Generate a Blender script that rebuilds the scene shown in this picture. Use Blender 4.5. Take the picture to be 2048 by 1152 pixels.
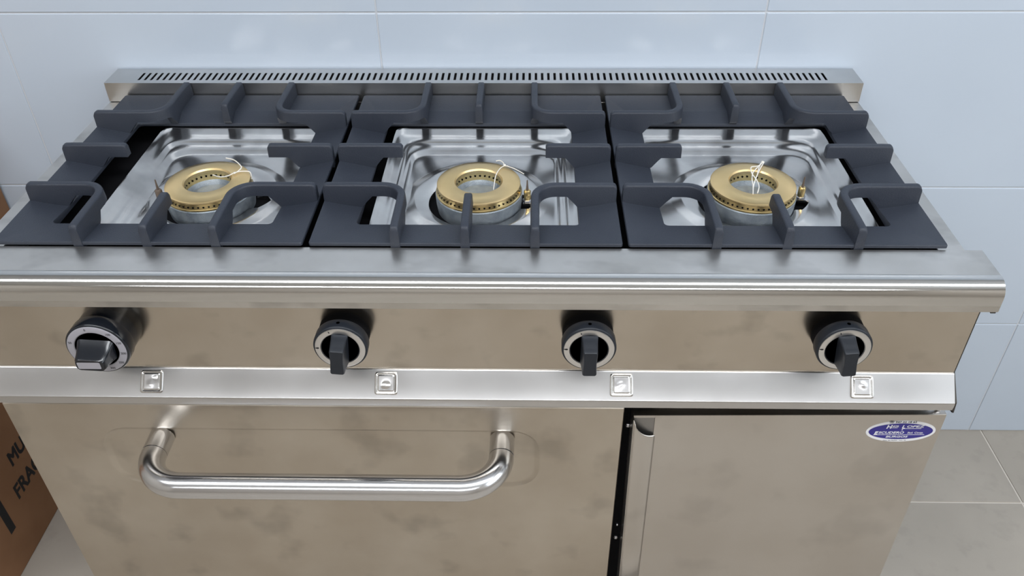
import bpy, bmesh, math, random
from mathutils import Vector, Matrix
random.seed(7)
S = 0.001
PI = math.pi
C = bpy.context.scene.collection
for o in list(bpy.data.objects):
    bpy.data.objects.remove(o)

# ------------------------------------------------------------------ camera, world, lights, exposure
CAMP = Vector((76.25, -742.10, 1337.31))
CR = Vector((0.99977223, 0.01962209, -0.00839385))
CU = Vector((-0.00524225, 0.60703523, 0.79465763))
CF = Vector((-0.02068821, 0.79443263, -0.60699983))
FPX = 1670.44
cam_d = bpy.data.cameras.new('camera')
cam = bpy.data.objects.new('camera', cam_d)
C.objects.link(cam)
m = Matrix.Identity(4)
for i in range(3):
    m[i][0] = CR[i]; m[i][1] = CU[i]; m[i][2] = -CF[i]; m[i][3] = CAMP[i] * S
cam.matrix_world = m
cam_d.sensor_width = 36
cam_d.lens = FPX / 2048 * 36
cam_d.clip_start = 0.01
bpy.context.scene.camera = cam

def onz(px, py, z):
    "point of the plane Z=z (mm) seen at a pixel"
    d = CF + CR * ((px - 1024) / FPX) - CU * ((py - 576) / FPX)
    return CAMP + d * ((z - CAMP.z) / d.z)

sc = bpy.context.scene
sc.view_settings.view_transform = 'Standard'
sc.view_settings.look = 'None'
sc.view_settings.gamma = 1
sc.view_settings.use_curve_mapping = False
sc.view_settings.exposure = 0.28
w = bpy.data.worlds.new('world'); sc.world = w
w.use_nodes = True
w.node_tree.nodes['Background'].inputs[0].default_value = (0.75, 0.85, 1.0, 1)
w.node_tree.nodes['Background'].inputs[1].default_value = 0.3

def area(name, loc, rot, sx, sy, power, col):
    d = bpy.data.lights.new(name, 'AREA')
    d.shape = 'RECTANGLE'; d.size = sx * S; d.size_y = sy * S
    d.energy = power; d.color = col
    o = bpy.data.objects.new(name, d); C.objects.link(o)
    o.location = Vector(loc) * S; o.rotation_euler = rot
    return o
LAMPS = [(0, -740), (0, -2900)]          # ceiling fluorescent fittings
for i, (lx, ly) in enumerate(LAMPS):
    area('tube_light', (lx, ly, 2475), (0, 0, 0), 3700, [280, 300][i], [34, 32][i], (0.93, 0.96, 1.0))
area('window_light', (2150, -900, 1500), (0, math.radians(90), 0), 1300, 1500, 15, (0.80, 0.90, 1.0))

# ------------------------------------------------------------------ materials
def mat(name, col, rough=0.5, metal=0.0, **k):
    m = bpy.data.materials.new(name); m.use_nodes = True
    b = m.node_tree.nodes['Principled BSDF']
    b.inputs['Base Color'].default_value = (*col, 1)
    b.inputs['Roughness'].default_value = rough
    b.inputs['Metallic'].default_value = metal
    for a, v in k.items():
        b.inputs[a.replace('_', ' ')].default_value = v
    return m

def noisy(m, c1, c2, scale=6, rough=None, bump=0, bscale=200, stretch=(1, 1, 1), detail=4):
    nt = m.node_tree; b = nt.nodes['Principled BSDF']
    tc = nt.nodes.new('ShaderNodeTexCoord')
    mp = nt.nodes.new('ShaderNodeMapping'); mp.inputs['Scale'].default_value = stretch
    nt.links.new(tc.outputs['Object'], mp.inputs['Vector'])
    n = nt.nodes.new('ShaderNodeTexNoise'); n.inputs['Scale'].default_value = scale
    n.inputs['Detail'].default_value = detail
    nt.links.new(mp.outputs[0], n.inputs['Vector'])
    r = nt.nodes.new('ShaderNodeValToRGB')
    r.color_ramp.elements[0].position = 0.35; r.color_ramp.elements[1].position = 0.68
    r.color_ramp.elements[0].color = (*c1, 1); r.color_ramp.elements[1].color = (*c2, 1)
    nt.links.new(n.outputs['Fac'], r.inputs[0]); nt.links.new(r.outputs[0], b.inputs['Base Color'])
    if rough:
        mr = nt.nodes.new('ShaderNodeMapRange')
        mr.inputs['To Min'].default_value = rough[0]; mr.inputs['To Max'].default_value = rough[1]
        mr.inputs['From Min'].default_value = 0.3; mr.inputs['From Max'].default_value = 0.7
        nt.links.new(n.outputs['Fac'], mr.inputs['Value']); nt.links.new(mr.outputs[0], b.inputs['Roughness'])
    if bump:
        n2 = nt.nodes.new('ShaderNodeTexNoise'); n2.inputs['Scale'].default_value = bscale
        n2.inputs['Detail'].default_value = 3
        nt.links.new(tc.outputs['Object'], n2.inputs['Vector'])
        bp = nt.nodes.new('ShaderNodeBump'); bp.inputs['Strength'].default_value = bump
        bp.inputs['Distance'].default_value = 0.001
        nt.links.new(n2.outputs['Fac'], bp.inputs['Height']); nt.links.new(bp.outputs[0], b.inputs['Normal'])
    return m

def brushed(m, axis=(1, 0, 0), an=0.6):
    nt = m.node_tree; b = nt.nodes['Principled BSDF']
    b.inputs['Anisotropic'].default_value = an
    v = nt.nodes.new('ShaderNodeCombineXYZ')
    for i in range(3): v.inputs[i].default_value = axis[i]
    nt.links.new(v.outputs[0], b.inputs['Tangent'])
    return m

M = {}
M['steel'] = brushed(noisy(mat('brushed_steel', (.55, .53, .5), .32, 1), (.52, .46, .385), (.62, .565, .49), 7, (.28, .35)), an=.45)
M['door'] = brushed(noisy(mat('clean_door_steel', (.6, .57, .54), .3, 1), (.57, .53, .485), (.64, .605, .565), 5, (.28, .35)), an=.45)
M['panel'] = noisy(mat('panel_steel', (.55, .53, .5), .2, 1), (.52, .46, .385), (.62, .565, .49), 7, (.17, .25))
M['rail'] = brushed(noisy(mat('rail_steel', (.6, .58, .56), .3, 1), (.55, .53, .50), (.68, .66, .635), 9, (.28, .36)), an=0)
M['nose'] = mat('polished_rail', (.64, .63, .61), .13, 1)
M['strip'] = brushed(noisy(mat('ledge_steel', (.6, .6, .6), .3, 1), (.58, .57, .565), (.63, .62, .615), 9, (.28, .33)))
M['bright'] = noisy(mat('pressed_steel', (.7, .69, .67), .16, 1), (.60, .58, .56), (.74, .73, .71), 14, (.14, .24))
M['shade'] = mat('shaded_inner_steel', (.33, .32, .31), .4, 1)  # inner door sheet, its colour darkened for the shade behind the pull
M['chrome'] = mat('polished_tube', (.68, .68, .69), .2, 1)
M['vent'] = brushed(noisy(mat('vent_steel', (.6, .6, .6), .28, 1), (.56, .56, .55), (.66, .65, .64), 9, (.28, .34)), an=0)
M['iron'] = noisy(mat('cast_iron', (.03, .036, .046), .5, Specular_IOR_Level=.35), (.026, .031, .044), (.035, .041, .055), 9, (.42, .52), bump=.35, bscale=700)
M['cast'] = noisy(mat('cast_aluminium', (.25, .29, .33), .5, .6), (.22, .26, .30), (.38, .42, .46), 60, (.4, .55), bump=.6, bscale=900)
M['brass'] = noisy(mat('turned_brass', (.72, .52, .24), .36, 1), (.72, .54, .27), (.80, .61, .33), 20, (.34, .42))
M['brassb'] = mat('bright_brass', (.80, .61, .29), .29, 1)
def turned(m, an=.75):
    nt = m.node_tree; b = nt.nodes['Principled BSDF']; b.inputs['Anisotropic'].default_value = an
    t = nt.nodes.new('ShaderNodeTangent'); t.direction_type = 'RADIAL'; t.axis = 'Z'
    nt.links.new(t.outputs[0], b.inputs['Tangent'])
turned(M['brass'])
M['black'] = mat('black_plastic', (.014, .017, .023), .42, Specular_IOR_Level=.35)
M['gloss'] = mat('gloss_black_plastic', (.008, .010, .014), .16)
M['void'] = mat('black_interior', (.004, .004, .005), .8, Specular_IOR_Level=.1)
M['ring'] = mat('satin_ring', (.74, .73, .72), .3, 1)
M['dial'] = mat('grey_dial', (.33, .32, .35), .4)
M['mark'] = mat('black_print', (.01, .01, .012), .6)
M['string'] = mat('white_string', (.75, .72, .66), .8)
M['pin'] = mat('plug_pin', (.12, .09, .07), .5)
M['white'] = mat('sticker_white', (.78, .78, .80), .35)
M['blue'] = mat('sticker_blue', (.028, .022, .22), .35)
M['tile'] = noisy(mat('glazed_tile', (.52, .58, .66), .14), (.50, .565, .65), (.53, .595, .68), 2, (.10, .16), bump=.05, bscale=40)
M['grout'] = mat('wall_grout', (.60, .62, .65), .8)
M['ftile'] = noisy(mat('floor_tile', (.3, .27, .24), .4), (.345, .31, .265), (.40, .36, .31), 4, (.32, .5), bump=.1, bscale=120)
M['fgrout'] = mat('floor_grout', (.62, .57, .51), .9)
M['ceil'] = mat('ceiling_paint', (.75, .75, .75), .9)
M['plaster'] = mat('wall_paint', (.52, .48, .43), .8)
M['card'] = noisy(mat('cardboard', (.26, .13, .065), .85), (.25, .125, .06), (.29, .15, .075), 12, None)
M['tape'] = mat('packing_tape', (.42, .27, .14), .3)
M['dark'] = mat('dark_steel_edge', (.05, .045, .04), .5, .5)
M['zinc'] = mat('zinc', (.6, .6, .62), .3, 1)
M['emit'] = mat('lamp_tube', (1, 1, 1), .5)
M['emit'].node_tree.nodes['Principled BSDF'].inputs['Emission Color'].default_value = (.9, .95, 1, 1)
M['emit'].node_tree.nodes['Principled BSDF'].inputs['Emission Strength'].default_value = 3

def stain(m, scale=11, lo=.80, stretch=(1, 1, 1), edge=(.56, .70)):
    "sparse darker finger smudges multiplied over the base colour"
    nt = m.node_tree; b = nt.nodes['Principled BSDF']
    src = b.inputs['Base Color'].links[0].from_socket
    tc = nt.nodes.new('ShaderNodeTexCoord'); mp = nt.nodes.new('ShaderNodeMapping')
    mp.inputs['Scale'].default_value = stretch; mp.inputs['Location'].default_value = (3.1, 1.7, 5.3)
    n = nt.nodes.new('ShaderNodeTexNoise'); n.inputs['Scale'].default_value = scale; n.inputs['Detail'].default_value = 3
    nt.links.new(tc.outputs['Object'], mp.inputs[0]); nt.links.new(mp.outputs[0], n.inputs['Vector'])
    mr = nt.nodes.new('ShaderNodeMapRange'); mr.inputs['From Min'].default_value = edge[0]; mr.inputs['From Max'].default_value = edge[1]
    mr.inputs['To Min'].default_value = 1; mr.inputs['To Max'].default_value = lo
    nt.links.new(n.outputs['Fac'], mr.inputs['Value'])
    mx = nt.nodes.new('ShaderNodeVectorMath'); mx.operation = 'SCALE'
    nt.links.new(src, mx.inputs[0]); nt.links.new(mr.outputs[0], mx.inputs['Scale'])
    nt.links.new(mx.outputs[0], b.inputs['Base Color'])
stain(M['steel'], 13, .80); stain(M['door'], 12, .90); stain(M['panel'], 17, .82, (1, 1, 1.2)); stain(M['rail'], 14, .76, (1, 1.5, 1.5), (.5, .68))
stain(M['ftile'], 34, .93); stain(M['bright'], 12, .7, (1, 1, 1), (.5, .65))

# ------------------------------------------------------------------ helpers (all sizes in mm)
def mk(name, verts, faces, material, parent=None, smooth=False, bevel=0, seg=2, angle=40):
    me = bpy.data.meshes.new(name)
    me.from_pydata([tuple(Vector(v) * S) for v in verts], [], faces)
    bm = bmesh.new(); bm.from_mesh(me)
    bmesh.ops.recalc_face_normals(bm, faces=bm.faces); bm.to_mesh(me); bm.free()
    return link(name, me, material, parent, smooth, bevel, seg, angle)

def link(name, me, material, parent=None, smooth=False, bevel=0, seg=2, angle=40):
    me.materials.append(material)
    o = bpy.data.objects.new(name, me); C.objects.link(o)
    if parent: put(o, parent)
    if smooth:
        me.polygons.foreach_set('use_smooth', [True] * len(me.polygons))
        me.set_sharp_from_angle(angle=math.radians(angle))
    if bevel:
        b = o.modifiers.new('bevel', 'BEVEL'); b.width = bevel * S; b.segments = seg
        b.limit_method = 'ANGLE'; b.angle_limit = math.radians(30)
    return o

def world_loc(o):
    return o.location.copy()      # every location in this script is a world location

def put(o, parent):
    "parent without moving; no parent here is ever rotated before its children are made"
    o.parent = parent
    o.matrix_parent_inverse = Matrix.Translation(-world_loc(parent))

def empty(name, loc, label=None, cat=None, group=None, parent=None):
    o = bpy.data.objects.new(name, None); C.objects.link(o)
    o.location = Vector(loc) * S; o.empty_display_size = .02
    if parent: put(o, parent)
    if label: o['label'] = label
    if cat: o['category'] = cat
    if group: o['group'] = group
    return o

def boxv(x0, x1, y0, y1, z0, z1):
    v = [(x, y, z) for z in (z0, z1) for y in (y0, y1) for x in (x0, x1)]
    f = [(0, 1, 3, 2), (4, 6, 7, 5), (0, 4, 5, 1), (2, 3, 7, 6), (0, 2, 6, 4), (1, 5, 7, 3)]
    return v, f

def box(name, b, material, parent=None, bevel=0, **k):
    v, f = boxv(*b)
    return mk(name, v, f, material, parent, bevel=bevel, **k)

def join(parts):
    V = []; F = []
    for v, f in parts:
        n = len(V); V += v; F += [tuple(i + n for i in q) for q in f]
    return V, F

def prism(prof, x0, x1):
    "profile of (y,z) points swept along X"
    n = len(prof)
    v = [(x0, y, z) for y, z in prof] + [(x1, y, z) for y, z in prof]
    f = [(i, (i + 1) % n, n + (i + 1) % n, n + i) for i in range(n)]
    f += [tuple(range(n)), tuple(range(n, 2 * n))[::-1]]
    return v, f

def sheet(prof, x0, x1, th=1.2):
    "bent sheet from an open (y,z) profile, with thickness th below / behind"
    P = [Vector(q) for q in prof]; off = []
    for i, q in enumerate(P):
        a = P[max(i - 1, 0)]; b = P[min(i + 1, len(P) - 1)]
        t = (b - a).normalized(); off.append(q + Vector((-t.y, t.x)) * th)
    return prism([tuple(q) for q in P] + [tuple(q) for q in off[::-1]], x0, x1)

def lathe(prof, c, axis='Z', n=64, closed=False):
    "profile of (r,h); closed joins the last point to the first"
    v = []; f = []; k = len(prof)
    for i in range(n):
        a = 2 * PI * i / n
        for r, h in prof:
            if axis == 'Z': v.append((c[0] + r * math.cos(a), c[1] + r * math.sin(a), c[2] + h))
            else: v.append((c[0] + r * math.cos(a), c[1] - h, c[2] + r * math.sin(a)))
    for i in range(n):
        j = (i + 1) % n
        for q in range(k if closed else k - 1):
            q2 = (q + 1) % k
            f.append((i * k + q, j * k + q, j * k + q2, i * k + q2))
    if not closed:
        for q in (0, k - 1):
            if prof[q][0] > 1e-6: f.append(tuple(i * k + q for i in range(n)))
    return v, f

def tube(pts, r, n=12, cap=True):
    P = [Vector(q) for q in pts]; v = []; f = []
    t0 = (P[1] - P[0]).normalized()
    nrm = t0.orthogonal().normalized()
    for i, q in enumerate(P):
        a = P[max(i - 1, 0)]; b = P[min(i + 1, len(P) - 1)]
        t = (b - a).normalized()
        nrm = (nrm - t * nrm.dot(t)).normalized(); bn = t.cross(nrm)
        for k in range(n):
            an = 2 * PI * k / n
            v.append(tuple(q + (nrm * math.cos(an) + bn * math.sin(an)) * r))
    for i in range(len(P) - 1):
        for k in range(n):
            k2 = (k + 1) % n
            f.append((i * n + k, i * n + k2, (i + 1) * n + k2, (i + 1) * n + k))
    if cap: f += [tuple(range(n)), tuple(range(len(P) * n - n, len(P) * n))]
    return v, f

def smoothpath(pts, k=6):
    P = [Vector(q) for q in pts]; out = []
    for i in range(len(P) - 1):
        a = P[max(i - 1, 0)]; b = P[i]; c = P[i + 1]; d = P[min(i + 2, len(P) - 1)]
        for j in range(k):
            t = j / k
            out.append(.5 * ((2 * b) + (c - a) * t + (2 * a - 5 * b + 4 * c - d) * t * t + (3 * b - a - 3 * c + d) * t ** 3))
    out.append(P[-1]); return out

def rrect(x0, x1, y0, y1, r, seg=5, along=8):
    "rounded rectangle, same number of points whatever its size"
    out = []
    cs = [((x1 - r, y0 + r), -90), ((x1 - r, y1 - r), 0), ((x0 + r, y1 - r), 90), ((x0 + r, y0 + r), 180)]
    corner = []
    for (cx, cy), a0 in cs:
        corner.append([(cx + r * math.cos(math.radians(a0 + 90 * k / seg)), cy + r * math.sin(math.radians(a0 + 90 * k / seg))) for k in range(seg + 1)])
    for i in range(4):
        out += corner[i]
        a = corner[i][-1]; b = corner[(i + 1) % 4][0]
        for k in range(1, along):
            t = k / along; out.append((a[0] + (b[0] - a[0]) * t, a[1] + (b[1] - a[1]) * t))
    return out

def rings(R, close_first=False, close_last=False):
    n = len(R[0]); v = [q for r in R for q in r]; f = []
    for i in range(len(R) - 1):
        for k in range(n):
            k2 = (k + 1) % n
            f.append((i * n + k, i * n + k2, (i + 1) * n + k2, (i + 1) * n + k))
    if close_first: f.append(tuple(range(n)))
    if close_last: f.append(tuple(range((len(R) - 1) * n, len(R) * n)))
    return v, f

def text(body, size, material, name, parent, origin, ux, uy, depth=.15, align='CENTER', bold=0, sx=1.0, shear=0, fat=0):
    cu = bpy.data.curves.new(name, 'FONT'); cu.body = body; cu.size = size
    cu.align_x = align; cu.align_y = 'CENTER'; cu.offset = bold; cu.extrude = depth; cu.shear = shear
    tmp = bpy.data.objects.new('tmp', cu); C.objects.link(tmp)
    dg = bpy.context.evaluated_depsgraph_get(); dg.update()
    me = bpy.data.meshes.new_from_object(tmp.evaluated_get(dg))
    bpy.data.objects.remove(tmp); bpy.data.curves.remove(cu)
    ux = Vector(ux); uy = Vector(uy); uz = ux.cross(uy)
    if fat:
        bm = bmesh.new(); dup = []
        for k, (a, b) in enumerate(((-1, -1), (1, -1), (-1, 1), (1, 1), (0, 0))):
            t = me.copy(); t.transform(Matrix.Translation((a * fat, b * fat, k * .01))); bm.from_mesh(t); bpy.data.meshes.remove(t)
        bm.to_mesh(me); bm.free()
    for v in me.vertices:
        c = v.co.copy()
        v.co = (Vector(origin) + ux * c.x * sx + uy * c.y + uz * c.z) * S
    me.materials.clear()
    return link(name, me, material, parent)

# ------------------------------------------------------------------ room shell
YW = 513.5
def struct(o): o['kind'] = 'structure'; return o
wall = struct(box('wall_back', (-2400, 2200, YW + 1.6, YW + 120, 0, 2500), M['grout']))
TW, TH, TX, TZ = 588.3, 302.8, -158.3, 296.3
tile_mesh = {}
def tile(name, b, material, parent, bev=1.6):
    w_, d_, h_ = b[1] - b[0], b[3] - b[2], b[5] - b[4]
    key = (name, round(w_), round(d_), round(h_))
    if key not in tile_mesh:
        o = box(name, (0, w_, 0, d_, 0, h_), material, None, bevel=bev, seg=2)
        tile_mesh[key] = o.data
    else:
        o = bpy.data.objects.new(name, tile_mesh[key]); C.objects.link(o)
        bm_ = o.modifiers.new('bevel', 'BEVEL'); bm_.width = bev * S; bm_.segments = 2
        bm_.limit_method = 'ANGLE'; bm_.angle_limit = math.radians(30)
    o.location = Vector((b[0], b[2], b[4])) * S
    o.parent = parent
    return o
for i in range(-4, 4):
    for j in range(-1, 8):
        x0 = TX + i * TW; x1 = x0 + TW
        z0 = TZ + j * TH; z1 = z0 + TH
        if x0 > 2190: continue
        z0 = max(z0, 0); z1 = min(z1, 2500); x0 = max(x0, -2400); x1 = min(x1, 2200)
        dy = random.uniform(-.25, .25)
        tile('wall_tile', (x0 + 1.3, x1 - 1.3, YW + dy, YW + 4 + dy, z0 + (1.3 if z0 else 2), z1 - 1.3), M['tile'], wall, 1.0)
floor = struct(box('floor', (-2400, 2200, -4200, YW + 120, -120, -1.8), M['fgrout']))
FP = 480
for i in range(-8, 4):
    for j in range(-10, 1):
        x0 = 1045.3 + i * FP; y0 = 323.1 + j * FP
        x1 = x0 + FP; y1 = min(y0 + FP, YW + 6)
        x0 = max(x0, -2400); x1 = min(x1, 2200); y0 = max(y0, -4200)
        if x1 - x0 < 20 or y1 - y0 < 20: continue
        tile('floor_tile', (x0 + 1.8, x1 - 1.8, y0 + 1.8, y1 - 1.8, -10, random.uniform(-.3, 0)), M['ftile'], floor, 1.0)
struct(box('ceiling', (-2400, 2200, -4200, YW + 120, 2500, 2600), M['ceil']))
struct(box('wall_left', (-2500, -2400, -4200, YW + 120, 0, 2500), M['plaster']))
struct(box('wall_right', (2200, 2300, -4200, YW + 120, 0, 2500), M['plaster']))
struct(box('wall_front', (-2400, 2200, -4300, -4200, 0, 2500), M['plaster']))

# ------------------------------------------------------------------ the range
rng = empty('cooking_range', (0, 230, 0), 'stainless steel gas range with oven door and black knobs, standing against tiled wall', 'stove')
XP, XW, XN = 588, 578.5, 597.7
ZT = 783.0

# body carcass
v1 = boxv(-592, 592, 24, 500, 110, 600)
mk('body', *join([v1, boxv(-577, 577, 70, 505, 600, 752)]), M['rail'], rng, bevel=1)
for sx in (-1, 1):
    for yy in (60, 450):
        mk('leg', *lathe([(0, 0), (24, 0), (24, 8), (17, 14), (17, 110)], (sx * 540, yy, 0), n=24), M['zinc'], rng, smooth=True)
for sx in (-1, 1):
    a, b = sorted((sx * 592, sx * 594))
    box('side_panel', (a, b, 22, 500, 110, 600), M['rail'], rng)
# worktop: frame with a black recess that holds the three pans
RX0, RX1, RY0, RY1 = -544, 547, 54, 456
outer = [(x, y, ZT) for x, y in rrect(-XW, XW, 44, 508, 2)]
inner = [(x, y, ZT) for x, y in rrect(RX0, RX1, RY0, RY1, 6)]
outlo = [(x, y, ZT - 30) for x, y, z in outer]
innlo = [(x, y, ZT - 26) for x, y, z in inner]
mk('worktop', *rings([outlo, outer, inner, innlo]), M['rail'], rng, bevel=.8)
box('pan_recess', (RX0 + .5, RX1 - .5, RY0 + .5, RY1 - .5, 750, 757), M['void'], rng)
# rounded front rail
def arc(cy, cz, r, a0, a1, n=10):
    return [(cy + r * math.cos(math.radians(a0 + (a1 - a0) * k / n)), cz + r * math.sin(math.radians(a0 + (a1 - a0) * k / n))) for k in range(n + 1)]
XN = 590.8; ZR = 790.6; YF = -19.6
flat = [(49.4, ZR - 8), (49.6, ZR - .6), (48.8, ZR), (1, ZR)]
mk('rail_top', *sheet(flat, -XN, XN, 1.4), M['rail'], rng, smooth=True, angle=25)
nose = [(1.3, ZR), (.4, ZR + .25)] + arc(-1.6, ZR - 17.6, 17.9, 84, 176, 16) + [(YF, ZR - 20), (YF, ZR - 27)]
mk('rail_nose', *sheet(nose, -XN, XN, 1.4), M['nose'], rng, smooth=True, angle=25)
mk('rail_apron', *sheet([(YF, ZR - 27), (YF, 755.3)], -XN, XN, 1.4), M['rail'], rng)
for sx in (-1, 1):
    pe = [(48, ZR - .6), (0, ZR - .6)] + arc(-1.6, ZR - 17.6, 17.2, 84, 176, 10) + [(YF + .7, 756), (-8, 756), (3, 759), (48, 759)]
    x = sx * XN
    mk('rail_end', *prism(pe, min(x - sx * .3, x - sx * 3), max(x - sx * .3, x - sx * 3)), M['rail'], rng)
    box('rail_clip', (x - 6 if sx > 0 else x + .5, x - .5 if sx > 0 else x + 6, -17, -12, 751.5, 756), M['dark'], rng)

# control panel and drip ledge
box('control_panel', (-XP, XP, 6, 30, 641, 780), M['panel'], rng)
for sx in (-1, 1):
    e = [(7, 781), (7, 641), (-19, 615), (-21, 600), (-14, 598), (24, 600), (24, 781)]
    x = sx * XP
    mk('side_cheek', *prism(e, min(x, x + sx * 2), max(x, x + sx * 2)), M['dark'], rng)
mk('drip_ledge', *sheet([(8.5, 641.4), (6.2, 641.3)] + arc(5.6, 638.2, 3.1, 90, 132, 5) + arc(-16.3, 612.0, 3.6, 132, 180, 6) + [(-19.9, 603)], -XP, XP, 1.2), M['strip'], rng, smooth=True, angle=20)
box('ledge_back', (-XP + 1, XP - 1, -12, 24, 602, 612), M['dark'], rng)
# four raised badges on the sloping ledge
su = Vector((0, 23.5, 25.6)).normalized(); sn = Vector((0, -25.6, 23.5)).normalized()
for bi, bx in enumerate((-385.8, -97.6, 188.5, 477.4)):
    cen = Vector((bx, -6.7, 628.3)) + sn * .25
    def L(loop, h): return [tuple(cen + Vector((a, 0, 0)) + su * b + sn * h) for a, b in loop]
    R = [L(rrect(-14, 14, -14, 14, 3), 0), L(rrect(-13.2, 13.2, -13.2, 13.2, 3), 1.2), L(rrect(-12, 12, -12, 12, 2.6), 1.3),
         L(rrect(-10.6, 10.6, -10.6, 10.6, 2), -.2 + .4), L(rrect(-9.8, 9.8, -9.8, 9.8, 2), .35), L(rrect(-9, 9, -9, 9, 2), 1.1)]
    v, f = rings(R, close_last=True)
    fr = mk('badge', v, f, M['bright'], rng, smooth=True, angle=60)
    # dented face of the badge
    n = 14; rnd = random.Random(bi * 5 + 2); gv = []; gf = []
    pk = [(rnd.uniform(-5, 5), rnd.uniform(-5, 5), rnd.choice((-.6, .6)), rnd.uniform(3, 4.5)) for _ in range(2)]
    for i in range(n + 1):
        for j in range(n + 1):
            a = -8.8 + 17.6 * i / n; b = -8.8 + 17.6 * j / n
            ed = min(1, (8.8 - max(abs(a), abs(b))) / 2.5)
            h = 1.25 + ed * sum(s * math.exp(-((a - p) ** 2 + (b - q) ** 2) / r_ ** 2) for p, q, s, r_ in pk)
            gv.append(tuple(cen + Vector((a, 0, 0)) + su * b + sn * h))
    gf = [(i * (n + 1) + j, (i + 1) * (n + 1) + j, (i + 1) * (n + 1) + j + 1, i * (n + 1) + j + 1) for i in range(n) for j in range(n)]
    mk('dented_face', gv, gf, M['strip'], fr, smooth=True, angle=80)

# vent cover with slots
vc = empty('vent_cover', (0, 480, 784), parent=rng)
xs = [-578.6]; NS = 111; P0_, P1_ = -529, 526
pitch = (P1_ - P0_) / (NS - 1)
for i in range(NS):
    c = P0_ + 0 + i * pitch
    xs += [c - 1.9, c + 1.9]
xs.append(578.6)
ys = [455.4, 466.8, 493.6, 510.5]
gv = [(x, y, 814.2) for y in ys for x in xs]; nx = len(xs)
gf = []
for r_ in range(3):
    for i in range(nx - 1):
        if r_ == 1 and i % 2 == 1: continue
        gf.append((r_ * nx + i, r_ * nx + i + 1, (r_ + 1) * nx + i + 1, (r_ + 1) * nx + i))
# turned-down front, back and sides
b0 = len(gv); gv += [(x, 455.4, 784) for x in xs]
gf += [(i, i + 1, b0 + i + 1, b0 + i) for i in range(nx - 1)]
b1 = len(gv); gv += [(x, 510.5, 784) for x in xs]
gf += [(3 * nx + i + 1, 3 * nx + i, b1 + i, b1 + i + 1) for i in range(nx - 1)]
for e in (0, nx - 1):
    gf.append((e, nx + e, 2 * nx + e, 3 * nx + e, b1 + e, b0 + e))
o = mk('slotted_cover', gv, gf, M['vent'], vc)
so = o.modifiers.new('thick', 'SOLIDIFY'); so.thickness = 1.2 * S; so.offset = -1
box('vent_lining', (-574, 574, 458, 507, 784, 796), M['void'], vc)

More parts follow.
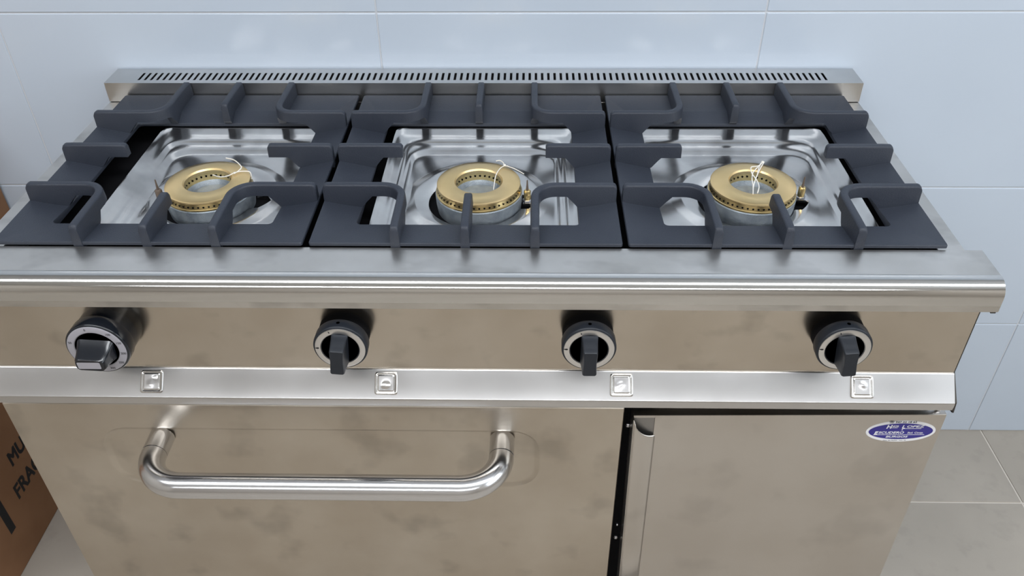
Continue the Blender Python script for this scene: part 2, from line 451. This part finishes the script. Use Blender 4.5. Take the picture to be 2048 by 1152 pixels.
# ---- knobs
def knob(kx, kz, r, kind, rot=0, lean=0):
    k = empty('knob', (kx, 6, kz), parent=rng)
    yb = 6
    m_ = M['gloss'] if kind == 'oven' else M['black']
    mk('skirt', *lathe([(r - 1.5, 0), (r - 1.5, 14), (r - 6, 16)], (kx, yb, kz), 'Y', 64), M['void'] if kind != 'oven' else M['gloss'], k, smooth=True)
    d = 30 if kind != 'oven' else 33
    mk('drum', *lathe([(r - .5, 15), (r, 16), (r + .2, d - 2), (r - .5, d - .6), (r - 1.6, d), (0.01, d)], (kx, yb, kz), 'Y', 72), m_, k, smooth=True, angle=50)
    rm = M['dial'] if kind == 'oven' else M['ring']
    ri = .70 * r
    mk('face_ring', *lathe([(r - 2.2, d - .2), (r - 2.4, d + .7), (r - 3.2, d + 1), (ri + .8, d + 1), (ri, d + .4), (ri, d - .2)], (kx, yb, kz), 'Y', 72, closed=True), rm, k, smooth=True, angle=35)
    mk('hub', *lathe([(0.01, d + .3), (ri - .5, d + .3)], (kx, yb, kz), 'Y', 48), M['void'] if kind != 'oven' else M['gloss'], k)
    yf = yb - d
    # grip: tapered blade, wider at the root
    if kind == 'oven':
        prof = [  # (half length, half width, out)
            (21, 14.5, 0), (19.5, 12.5, 5), (18, 9.5, 14), (17, 8.4, 21), (16, 7.6, 23)]
    else:
        prof = [(21.5, 9.6, 0), (20.5, 9.0, 6), (18.6, 8.5, 16), (17.6, 8.3, 22), (16.8, 7.6, 23.5)]
    ca, sa = math.cos(math.radians(rot)), math.sin(math.radians(rot))
    R = []
    for hl, hw, out in prof:
        lp = rrect(-hw, hw, -hl, hl, 2.2 if kind != 'oven' else 5, 4, 6)
        ring = []
        for a, b in lp:
            if kind != 'oven':      # waisted sides
                a *= 1 - .10 * (1 - abs(b) / hl) * (out / 23)
            if kind == 'oven': a, b = b, -a
            sh = -.10 * out if kind != 'oven' else -.2 * out
            b += sh
            ring.append((kx + a * ca - b * sa, yf - out, kz + a * sa + b * ca))
        R.append(ring)
    g = mk('grip', *rings(R, close_first=True, close_last=True), m_, k, smooth=True, angle=35)
    if kind == 'oven':
        v = [(kx + a, yf - 23.15, kz - 4.6 + b) for a, b in rrect(-14.5, 12, -4.8, 4.8, 1.5)]
        mk('name_plate', v, [tuple(range(len(v)))], M['dial'], k)
        for i, a in enumerate((100, 160, 205, 50, 20, -10, -40, -70)):
            a = math.radians(a); rr = r * .835
            text(['0', '50', '1', '100', '150', '200', '250', '300'][i], 4.2, M['mark'], 'dial_mark', k,
                 (kx + rr * math.cos(a), yf - 1.15, kz + rr * math.sin(a)), (1, 0, 0), (0, 0, 1), .05)
    else:
        for a, s in ((178, 1.0), (112, .62)):
            a = math.radians(a); rr = r * .84; c = Vector((kx + rr * math.cos(a), yf - 1.2, kz + rr * math.sin(a)))
            rad = Vector((math.cos(a), 0, math.sin(a))); tan = Vector((-math.sin(a), 0, math.cos(a)))
            v = [tuple(c + rad * 3.3 * s), tuple(c + tan * 1.1 * s), tuple(c - rad * 1.6 * s + tan * .9 * s), tuple(c - rad * 2.2 * s), tuple(c - rad * 1.6 * s - tan * .9 * s), tuple(c - tan * 1.1 * s)]
            mk('flame_mark', v, [tuple(range(6))], M['mark'], k)
        # index dot on top of the drum
        v, f = lathe([(0.01, .35), (2.1, .35)], (kx, 0, 0), 'Z', 16)
        v = [(x, y + yb - 22, kz + z + r) for x, y, z in v]
        mk('index_dot', v, f, M['void'], k)
    return k
knob(-423, 698.5, 36, 'oven', rot=-4)
knob(-141, 700, 31.3, 'gas', rot=-5)
knob(145, 700.5, 31.3, 'gas')
knob(434.5, 703, 31.3, 'gas', rot=6)

# ---- oven door with embossed panel
od = empty('oven_door', (-198, 0, 140), parent=rng)
def loop(x0, x1, z0, z1, r, y): return [(a, y, b) for a, b in rrect(x0, x1, z0, z1, r, 6, 10)]
DX0, DX1, DZ0, DZ1 = -594, 196.3, 140, 581.5
ex0, ex1, ez0, ez1 = -486, 91, 428, 539
R = [loop(DX0, DX1, DZ0, DZ1, 1.5, 20), loop(DX0, DX1, DZ0, DZ1, 1.5, 1), loop(DX0 + 1, DX1 - 1, DZ0 + 1, DZ1 - 1, 1.5, 0),
     loop(ex0 - 2, ex1 + 2, ez0 - 2, ez1 + 2, 37, 0), loop(ex0 + 1, ex1 - 1, ez0 + 1, ez1 - 1, 35, .5), loop(ex0 + 5, ex1 - 5, ez0 + 5, ez1 - 5, 31, 3.2), loop(ex0 + 8, ex1 - 8, ez0 + 8, ez1 - 8, 28, 3.9)]
mk('door_panel', *rings(R, close_first=True, close_last=True), M['steel'], od, smooth=True, angle=25)
hx0, hx1, hz, hy, hr = -404, 42, 521, -79, 16
h = empty('door_handle', (hx0, 0, hz), parent=od)
pts = []
br = 50
def bar(x, s):
    out = []
    for k in range(1, 13):
        a = math.radians(90 * k / 12)
        out.append((x + s * br * (1 - math.cos(a)), hy + br - br * math.sin(a), hz))
    return out
left = [(hx0, -28.8, hz)] + bar(hx0, 1)
right = ([(hx1, -28.8, hz)] + bar(hx1, -1))[::-1]
mk('handle_bar', *tube(left + [(hx0 + (hx1 - hx0) * t, hy, hz) for t in (.25, .5, .75)] + right, hr, 32), M['chrome'], h, smooth=True)
for x in (hx0, hx1):
    mk('handle_post', *lathe([(16, -2), (16, 27.4), (14.2, 27.6)], (x, 0, hz), 'Y', 32), M['chrome'], h, smooth=True)
    mk('handle_joint', *lathe([(15.1, 27), (15.1, 29.4)], (x, 0, hz), 'Y', 32), M['dark'], h, smooth=True)

# ---- frame behind the doors and the dark gap
box('door_gap', (197, 240, 21, 24, 120, 598), M['void'], rng)
box('plinth', (-590, 590, 40, 60, 110, 138), M['steel'], rng)
for z in (530.5, 322.7, 292):
    s_ = 1 if z != 322.7 else .6
    mk('hinge_screw', *lathe([(3.6 * s_, 0), (3.6 * s_, 2.4), (2 * s_, 3.4), (0.01, 3.6)], (206, 21, z), 'Y', 6), M['zinc'], rng)

# ---- cupboard door
cd = empty('cupboard_door', (597, 0, 575), parent=rng)
CX0, CX1 = 236, 597.5
ZD = 575
# front sheet, top return and dark channel behind the top edge
# built as: face (right of the pull), pull flange with a curved top, recess behind
mk('face', *sheet([(20, ZD - 3), (18, ZD + .3), (2, ZD + .3), (.4, ZD - .5), (0, ZD - 2), (0, 140)], CX0, CX1, 1.2), M['door'], cd, smooth=True, angle=30)
mk('top_return', *sheet([(20, ZD - 3), (18, ZD + .3), (2, ZD + .3), (.4, ZD - .5), (0, ZD - 4)], 209, CX0, 1.2), M['door'], cd, smooth=True, angle=30)
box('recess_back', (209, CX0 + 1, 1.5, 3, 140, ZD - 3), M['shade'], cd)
# pull flange: sheet curving out from the face to the left
prof = []
for k in range(9):
    t = k / 8
    prof.append((CX0 + 1.5 - 28.5 * t, -.9 - 5.5 * math.sin(t * PI * .62)))
V = []; F = []
nr = 16
for i, (x, y) in enumerate(prof):
    t = i / 8
    ztop = 541 + 33 * (1 - math.sqrt(max(0, 1 - t ** 2))) ** .9 if t < 1 else 573
    for z in (140, 300, 450, ztop - 4, ztop):
        V.append((x, y, z))
for i in range(8):
    for j in range(4):
        a = i * 5 + j; F.append((a, a + 5, a + 6, a + 1))
o = mk('pull_flange', V, F, M['door'], cd, smooth=True, angle=50)
so = o.modifiers.new('thick', 'SOLIDIFY'); so.thickness = 1.2 * S
box('door_edge', (208.0, 209.0, -6.2, 20, 140, 573), M['door'], cd)
mk('hinge_pin', *lathe([(3, 0), (3, 18)], (590, 8, 576), 'Z', 12), M['zinc'], cd, smooth=True)

# oval sticker
st = empty('oval_sticker', (548, 0, 545), parent=cd)
SX, SZ = 548.2, 545.6
def oval(a, b, y):
    v = [(SX + a * math.cos(2 * PI * k / 64), y, SZ + b * math.sin(2 * PI * k / 64)) for k in range(64)]
    return v
vv = oval(43.5, 19.2, -.05) + oval(43.5, 19.2, -.3)
mk('white_oval', vv, [tuple(range(64, 128))] + [(i, (i + 1) % 64, 64 + (i + 1) % 64, 64 + i) for i in range(64)], M['white'], st)
vv = oval(40.2, 14.4, -.42)
mk('blue_oval', vv, [tuple(range(64))], M['blue'], st)
def stx(b, size, dx, dz, mt, bold=.12, sx=1, shear=.15):
    text(b, size, mt, 'lettering', st, (SX + dx, -.5, SZ + dz), (1, 0, 0), (0, 0, 1), .03, 'CENTER', bold, sx, shear)
stx('\u260E 947 22 18 62', 4.0, -1, 16.7, M['mark'], .06, 1.25, 0)
stx('H', 9, -16.5, 8.0, M['white'], .3, 1.0)
stx('NOS.', 4.2, -9, 9.2, M['white'], .08, 1.0)
stx('L', 7.6, 1.5, 8.0, M['white'], .3, 1.0)
stx('OPEZ', 5.4, 16, 8.6, M['white'], .12, 1.6)
stx('&', 3, 1, 2.8, M['white'], .05)
stx('E', 7.5, -30.5, -3.0, M['white'], .3, 1.1)
stx('SCUDERO', 5.6, -11.5, -2.4, M['white'], .12, 1.25)
stx('Sad. Coop.', 4.0, 19, -2.6, M['white'], .06, 1.15)
stx('BURGOS', 4.4, -3, -9.9, M['white'], .1, 1.6)
stx('Ctra. de Madrid - Irun, 10', 2.2, -4, -16.6, M['mark'], .0, 1.25, 0)
for (a, b, z) in ((-13.5, -5.5, 6.2), (.5, 24.5, 4.6), (-33, 31, -6.6)):
    vv = [(SX + a, -.52, SZ + z), (SX + b, -.52, SZ + z), (SX + b, -.52, SZ + z + .8), (SX + a, -.52, SZ + z + .8)]
    mk('underline', vv, [(0, 1, 2, 3)], M['white'], st)

cd.rotation_euler = (0, math.radians(-0.9), 0)

# ------------------------------------------------------------------ pressed pans under the burners
BUR = [(-340.5, 192), (10.5, 192), (361, 192)]
PANS = [(-466, -206), (-121, 143), (206, 499)]
ZP = 762
NP = 120
def ray_rr(cx, cy, a, x0, x1, y0, y1, r):
    "distance from (cx,cy) along angle a to a rounded rectangle"
    dx, dy = math.cos(a), math.sin(a)
    lo, hi = 0, 1000
    def inside(t):
        x, y = cx + dx * t, cy + dy * t
        if not (x0 < x < x1 and y0 < y < y1): return False
        qx = max(x0 + r - x, x - x1 + r, 0); qy = max(y0 + r - y, y - y1 + r, 0)
        return qx * qx + qy * qy <= r * r
    for _ in range(30):
        mid = (lo + hi) / 2
        if inside(mid): lo = mid
        else: hi = mid
    return lo
PPROF = [(0, 774), (.3, 779.5), (2, 780.8), (6, 780), (12, 777.6), (18, 775.2), (25, 773.6), (30, 773), (33, 772.2), (36, 770.4), (39, 768.8), (43, 768), (48, 767.2), (52, 765.6), (56, 763.2), (60, 762.2), (68, ZP)]
for pi_, ((bx, by), (x0, x1)) in enumerate(zip(BUR, PANS)):
    y0, y1 = 80, 383
    hx, hy_ = bx - 5, by + 1
    angs = [2 * PI * k / NP for k in range(NP)]
    R = []
    for ins, z in PPROF:
        sxn = 1.0
        rr = max(22 - ins * .2, 12) if ins < 26 else 17 + (ins - 26) * .3
        fx = .55
        R.append([(hx + math.cos(a) * t, hy_ + math.sin(a) * t, z) for a in angs
                  for t in [ray_rr(hx, hy_, a, x0 + ins * fx, x1 - ins * fx, y0 + ins * .5, y1 - ins, rr)]])
    lim = R[-1]
    def circ(cx, cy, r, z, notch=False):
        out = []
        for i, a in enumerate(angs):
            # ray from hole centre to circle (cx,cy,r)
            dx, dy = math.cos(a), math.sin(a); ex, ey = cx - hx, cy - hy_
            b = dx * ex + dy * ey; t = b + math.sqrt(max(b * b - (ex * ex + ey * ey) + r * r, 0))
            if notch:
                d = math.degrees(math.atan2(dy, dx))
                if -15 < d < 14: t = max(t, 82 - abs(d) * .7)
            tl = math.hypot(lim[i][0] - hx, lim[i][1] - hy_) - 1.5
            out.append((hx + dx * min(t, tl), hy_ + dy * min(t, tl), z))
        return out
    cx, cy = bx - 4, by + 14
    R += [circ(cx, cy, 97, ZP), circ(cx, cy, 94, ZP + .6), circ(cx, cy, 84, ZP + 3.2), circ(cx, cy, 81.5, ZP + 3.6),
          circ(hx, hy_, 62, ZP + 3.6, True), circ(hx, hy_, 61, ZP + 2.8, True), circ(hx, hy_, 61, ZP - 4, True)]
    mk('pressed_pan', *rings(R), M['bright'], rng, smooth=True, angle=50)

# ignition plugs
for i, (px, py) in enumerate(((-407, 189), (73, 190), (428, 200))):
    g = empty('ignition_plug', (px, py, 762), parent=rng)
    tilt = (0, 0, 0.13)[i]
    mk('bracket', *join([boxv(px - 5.4, px + 9, py - 8, py - 6.6, 765.8, 769), boxv(px - 5.4, px + 9, py - 7, py + 7, 765.6, 766.6)]), M['chrome'], g)
    mk('nut', *lathe([(0.01, 0), (6.4, 0), (6.4, 3.6), (5, 4.2), (0.01, 4.2)], (px, py, 766.6), 'Z', 6), M['zinc'], g)
    mk('brass_body', *lathe([(4.4, 0), (4.6, 1), (4.6, 12), (3.4, 13.5), (0.01, 14)], (px, py, 770.6), 'Z', 16), M['brassb'] if i else M['pin'], g, smooth=True, angle=40)
    mk('electrode', *lathe([(1.8, 0), (1.6, 4), (1.1, 9), (.8, 15), (0.01, 15.2)], (px, py, 783.6), 'Z', 12), M['pin'], g, smooth=True)

# ------------------------------------------------------------------ burners (lift off)
BL = ['left brass ring burner, its loose string end curling up over its right side',
      'middle brass ring burner of the hob, a single thread hanging into its hole',
      'brass ring burner on the right of the hob, knotted white strings dangling across its hole']
SL = ['white string with a knot and one loose curled end on the left brass burner',
      'thin white thread looped over the rear right of the middle brass burner',
      'several knotted white string strands hanging over the hole of the right brass burner']
for i, (bx, by) in enumerate(BUR):
    b = empty('burner', (bx, by, 760), BL[i], 'burner', 'brass burners of the hob')
    c = (bx, by, 0)
    mk('burner_base', *lathe([(40, 757.4), (54.2, 757.4), (55.6, 768), (56.2, 781), (55, 782.4), (33, 782.2), (30, 779), (28, 774), (0.01, 772.5)], c, n=96), M['cast'], b, smooth=True, angle=40)
    mk('flame_ring', *lathe([(31, 780), (30.6, 790), (33, 791), (50, 791.4), (52.2, 790.8), (54.2, 784.8), (55.2, 784.2), (55.4, 782.4), (50, 781)], c, n=96, closed=True), M['brassb'], b, smooth=True, angle=40)
    mk('burner_cap', *lathe([(30, 790.5), (29.4, 794.6), (31, 796.6), (33, 797), (42, 797), (52.2, 795), (53.6, 794), (53.4, 791.8), (51.6, 791.0)], c, n=96, closed=True), M['brass'], b, smooth=True, angle=30)
    parts = []
    for (n, rad, z, inward) in ((52, 53.4, 787.6, False), (30, 30.6, 786.2, True)):
        for k in range(n):
            a = 2 * PI * (k + .5) / n
            nr_ = Vector((math.cos(a), math.sin(a), 0)) * (-1 if inward else 1); tg = Vector((-math.sin(a), math.cos(a), 0))
            q = Vector((bx + rad * math.cos(a), by + rad * math.sin(a), z)) + nr_ * .5
            pv = [tuple(q + tg * 1.35 * math.cos(t) + Vector((0, 0, 1.35 * math.sin(t)))) for t in [2 * PI * u / 8 for u in range(8)]]
            parts.append((pv, [tuple(range(8))]))
    o = mk('flame_port', *join(parts), M['void'], b); o['kind'] = 'stuff'
    # string
    if i == 0:
        strands = [[(452, 316, 803), (468, 320, 804), (481, 331, 803), (482, 337, 801), (474, 344, 799), (468, 346, 799), (455, 352, 798.4), (440, 354, 797), (426, 350, 793)],
                   [(468, 346, 799.5), (480, 343, 799), (497, 343, 798), (502, 348, 795), (503, 358, 788)]]
        kn = (469, 346, 799.2)
    elif i == 1:
        strands = [[(992, 322, 799), (1000, 321, 799), (1007, 326, 799), (1008, 331, 799), (1016, 332, 799)],
                   [(1010, 331, 799), (1000, 337, 799), (992, 350, 798), (989, 365, 795), (987, 380, 790)],
                   [(1014, 332, 798.6), (1030, 338, 797), (1048, 348, 792)]]
        kn = (1009, 330, 799.2)
    else:
        strands = [[(1527, 323, 799), (1516, 332, 799), (1503, 334, 799.5), (1502, 341, 799), (1505, 349, 798), (1513, 360, 797), (1518, 373, 797.5), (1515, 386, 797.5)],
                   [(1526, 324, 799), (1514, 336, 799), (1506, 345, 798), (1504, 358, 797), (1506, 372, 797), (1506, 388, 797.5)],
                   [(1528, 324, 799), (1519, 340, 799), (1512, 356, 797), (1507, 372, 797), (1506, 386, 797.5)],
                   [(1522, 326, 799), (1517, 338, 799), (1514, 352, 797)]]
        kn = (1525, 324, 799.4)
    g = []
    for sdef in strands:
        g.append(tube(smoothpath([tuple(onz(a, q, z)) for a, q, z in sdef], 6), .75 if i != 1 else .62, 6))
    kp = onz(*kn)
    g.append(lathe([(0.01, -1.2), (1.5, -.8), (2, 0), (1.5, .9), (0.01, 1.3)], tuple(kp), n=10))
    o = mk('string', *join(g), M['string'], None, smooth=True, angle=80)
    o['label'] = SL[i]; o['category'] = 'string'

# ------------------------------------------------------------------ cast iron grates
def fin(path, zt, zb, name, parent):
    "path: list of (x, y, zbottom, ztop)"
    V = []; F = []; n = 8
    P = [Vector((a, b)) for a, b, _, _ in path]
    for i, (x, y, zb_, zt_) in enumerate(path):
        a = P[max(i - 1, 0)]; b = P[min(i + 1, len(P) - 1)]
        t = (b - a).normalized(); nn = Vector((-t.y, t.x))
        for s, z in ((-5.4, zb_), (-4.9, zt_ - 2.6), (-4.3, zt_ - .9), (-3.0, zt_), (3.0, zt_), (4.3, zt_ - .9), (4.9, zt_ - 2.6), (5.4, zb_)):
            V.append((x + nn.x * s, y + nn.y * s, z))
    for i in range(len(path) - 1):
        for k in range(n):
            k2 = (k + 1) % n
            F.append((i * n + k, i * n + k2, (i + 1) * n + k2, (i + 1) * n + k))
    F += [tuple(range(n)), tuple(range((len(path) - 1) * n, len(path) * n))]
    return mk(name, V, F, M['iron'], parent, smooth=True, angle=50)

def grate(gx, label, shift=0):
    "built around x = gx; plate 362 wide"
    g = empty('pan_grate', (gx, 250, 784), label, 'grate', 'cast iron grates on the hob')
    hw = 181.2; Y0, Y1 = 50.2, 453.0
    ox0, ox1, oy0, oy1 = gx - 133.5, gx + 133.5, 97.5, 375.5
    seg, al = 4, 10
    O = rrect(gx - hw, gx + hw, Y0, Y1, 3, seg, al)
    I = rrect(ox0, ox1, oy0, oy1, 6, seg, al)
    ZO, ZI = 796, 785.5
    def prof(t, side, z0):
        if side == 'back':
            return z0 + (ZO - 1 - z0) * min(1, t / .27) if t < .27 else ZO - 1 + (t - .27) / .73
        return z0 + (ZO - z0) * t
    R = []
    n = len(O); per = seg + al
    def side_w(k):
        # 1 where the point belongs to the back side
        x, y = I[k]
        return max(0, min(1, (min(x - ox0, ox1 - x) - 3) / 45)) if y > oy1 - 6.5 else 0.0
    def zin(k):
        q = max(0, min(1, (I[k][1] - oy0) / 70)); q = q * q * (3 - 2 * q)
        return ZI + 5.5 * (1 - q)
    R.append([(x, y, 781.6) for x, y in I])
    R.append([(I[k][0], I[k][1], zin(k) - 1.5) for k in range(n)])
    for t in (.015, .14, .27, .31, .5, .75, .985):
        ring = []
        for k in range(n):
            x = I[k][0] + (O[k][0] - I[k][0]) * t; y = I[k][1] + (O[k][1] - I[k][1]) * t
            sw = side_w(k)
            ring.append((x, y, prof(t, 'back', zin(k)) * sw + prof(t, 'x', zin(k)) * (1 - sw)))
        R.append(ring)
    R.append([(x, y, ZO - 1.2) for x, y in O])
    R.append([(x, y, 791.8) for x, y in O])
    R.append([(I[k][0] + (O[k][0] - I[k][0]) * .06, I[k][1] + (O[k][1] - I[k][1]) * .06, 781.6 if k < 0 else 782) for k in range(n)])
    v, f = rings(R); k = len(R) - 1
    f += [(k * n + i, k * n + (i + 1) % n, (i + 1) % n, i) for i in range(n)]
    mk('grate_plate', v, f, M['iron'], g, smooth=True, angle=30)
    ZF = 818.4; ZB = 786; ZH = 803
    def zt(d): return ZF - (4.5 if d < .5 else (1.2 if d < 2.5 else (.3 if d < 4.5 else 0)))
    # corner ribs (L shaped), from the front/back edge round to the side edge
    for sx in (-1, 1):
        for (ye, yi, sy) in ((Y0 - .8, 147.5, 1), (Y1 + .5, 349.5, -1)):
            r = 26; cx = sx * 80.5
            pts = [(cx, ye), (cx, ye + sy * 1.8), (cx, ye + sy * 4)]
            edge = 97.5 if sy > 0 else 375.5
            # along Y to the curve
            yc = yi - sy * r
            pts += [(cx, ye + (edge - ye) * .5), (cx, edge - sy * 3), (cx, edge + sy * 5), (cx, edge + sy * 11)]
            if sy < 0: pts = pts[:4]; pts += [(cx, edge + 12)]
            pts = [q for q in pts if (yc - q[1]) * sy > -.5]
            for k in range(9):
                a = math.radians(90 * k / 8)
                pts.append((cx + sx * r * (1 - math.cos(a)), yc + sy * r * math.sin(a)))
            for xx in (120, 128, 135, 158, 176, 178.8, 180.6):
                pts.append((sx * xx, yi))
            full = []
            for (x, y) in pts:
                d_edge = min(abs(y - ye), 181 - abs(x))
                zt_ = zt(d_edge)
                # over the opening the rib hangs free
                inx = 133.5 - abs(x); iny = min(y - 97.5, 375.5 - y)
                m_ = min(inx, iny)
                zb_ = ZB if m_ <= 0 else ZB + (ZH - ZB) * min(1, m_ / 11)
                if m_ <= 0 and (abs(x) > 178 or abs(y - ye) < 1): zb_ = 791.8
                full.append((gx + x, y, zb_, zt_))
            fin(full, ZF, ZB, 'support_rib', g)
    # straight stub ribs
    def stub(a, b):
        (xa, ya), (xb, yb) = a, b
        Ln = math.hypot(xb - xa, yb - ya); full = []
        for d in [0, 1.8, 4, 14, 28, 40, 44, 48, 52, 56, 60, 66, Ln - 4, Ln - 1.5, Ln]:
            if d > Ln: continue
            t = d / Ln; x = xa + (xb - xa) * t; y = ya + (yb - ya) * t
            inx = 133.5 - abs(x); iny = min(y - 97.5, 375.5 - y); m_ = min(inx, iny)
            zb_ = ZB if m_ <= 0 else ZB + (ZH - 2 - ZB) * min(1, m_ / 12)
            e = Ln - d
            z_ = zt(d) if d < 6 else ZF - (3.2 if e < .5 else (.9 if e < 2 else 0))
            full.append((gx + x, y, zb_, z_))
        full.sort(key=lambda q: math.hypot(q[0] - gx - xa, q[1] - ya))
        out = [full[0]]
        for q in full[1:]:
            if math.hypot(q[0] - out[-1][0], q[1] - out[-1][1]) > .3: out.append(q)
        fin(out, ZF, ZB, 'support_rib', g)
    stub((0, Y0 - .1), (0, 128)); stub((0, Y1 + .5), (0, 371))
    stub((-181, 250), (-95, 250)); stub((181, 250), (95, 250))
    return g
grate(-367.8, 'black cast iron grate on the left of the hob, at the cardboard box end')
grate(2.0, 'black cast iron grate in the middle of the hob, between the two others')
grate(371.0, 'black cast iron grate on the right of the hob, above the cupboard door')

# ------------------------------------------------------------------ cardboard box on the left
cb = empty('cardboard_box', (-1060, 270, 0), 'brown cardboard box with black printed capitals on the floor left of the range', 'box')
BX0, BX1, BY0, BY1, BZ = -1280, -850, 60, 508, 760
def pan(name, b): return box(name, b, M['card'], cb, bevel=.8)
pan('side_face', (BX1 - 4, BX1, BY0, BY1, 0.5, BZ)); pan('side_face', (BX0, BX0 + 4, BY0, BY1, .5, BZ))
pan('side_face', (BX0 + 4.2, BX1 - 4.2, BY0, BY0 + 4, .5, BZ)); pan('side_face', (BX0 + 4.2, BX1 - 4.2, BY1 - 4, BY1, .5, BZ))
pan('top_flap', (BX0, BX1, BY0, (BY0 + BY1) / 2 - .6, BZ + .2, BZ + 4)); pan('top_flap', (BX0, BX1, (BY0 + BY1) / 2 + .6, BY1, BZ + .2, BZ + 4))
box('packing_tape', (BX0, BX1, (BY0 + BY1) / 2 - 26, (BY0 + BY1) / 2 + 26, BZ + 4.1, BZ + 4.4), M['tape'], cb)
def ctx(b, y, z, size):
    text(b, size, M['mark'], 'printed_lettering', cb, (BX1 + .1, y, z), (0, 1, 0), (0, 0, 1), .1, 'LEFT', 0, .82, 0, 1.3)
ctx('MUY', 236, 192, 42)
ctx('FRAGIL', 213, 130, 44)
v, f = boxv(BX1 + .05, BX1 + .3, 162, 178, 84, 210)
mk('printed_bar', v, f, M['mark'], cb)

# ------------------------------------------------------------------ ceiling lamps
LL = ['long white fluorescent ceiling lamp above the range', 'long white fluorescent ceiling lamp behind the photographer']
for i, (lx, ly) in enumerate(LAMPS):
    l = empty('ceiling_lamp', (lx, ly, 2500), LL[i], 'lamp', 'ceiling lamps')
    wd = (320, 280)[i]
    box('lamp_housing', (lx - 1880, lx + 1880, ly - wd / 2, ly + wd / 2, 2484, 2499.5), M['ceil'], l, bevel=2)
    box('lamp_diffuser', (lx - 1850, lx + 1850, ly - wd / 2 + 10, ly + wd / 2 - 10, 2478, 2484), M['emit'], l)
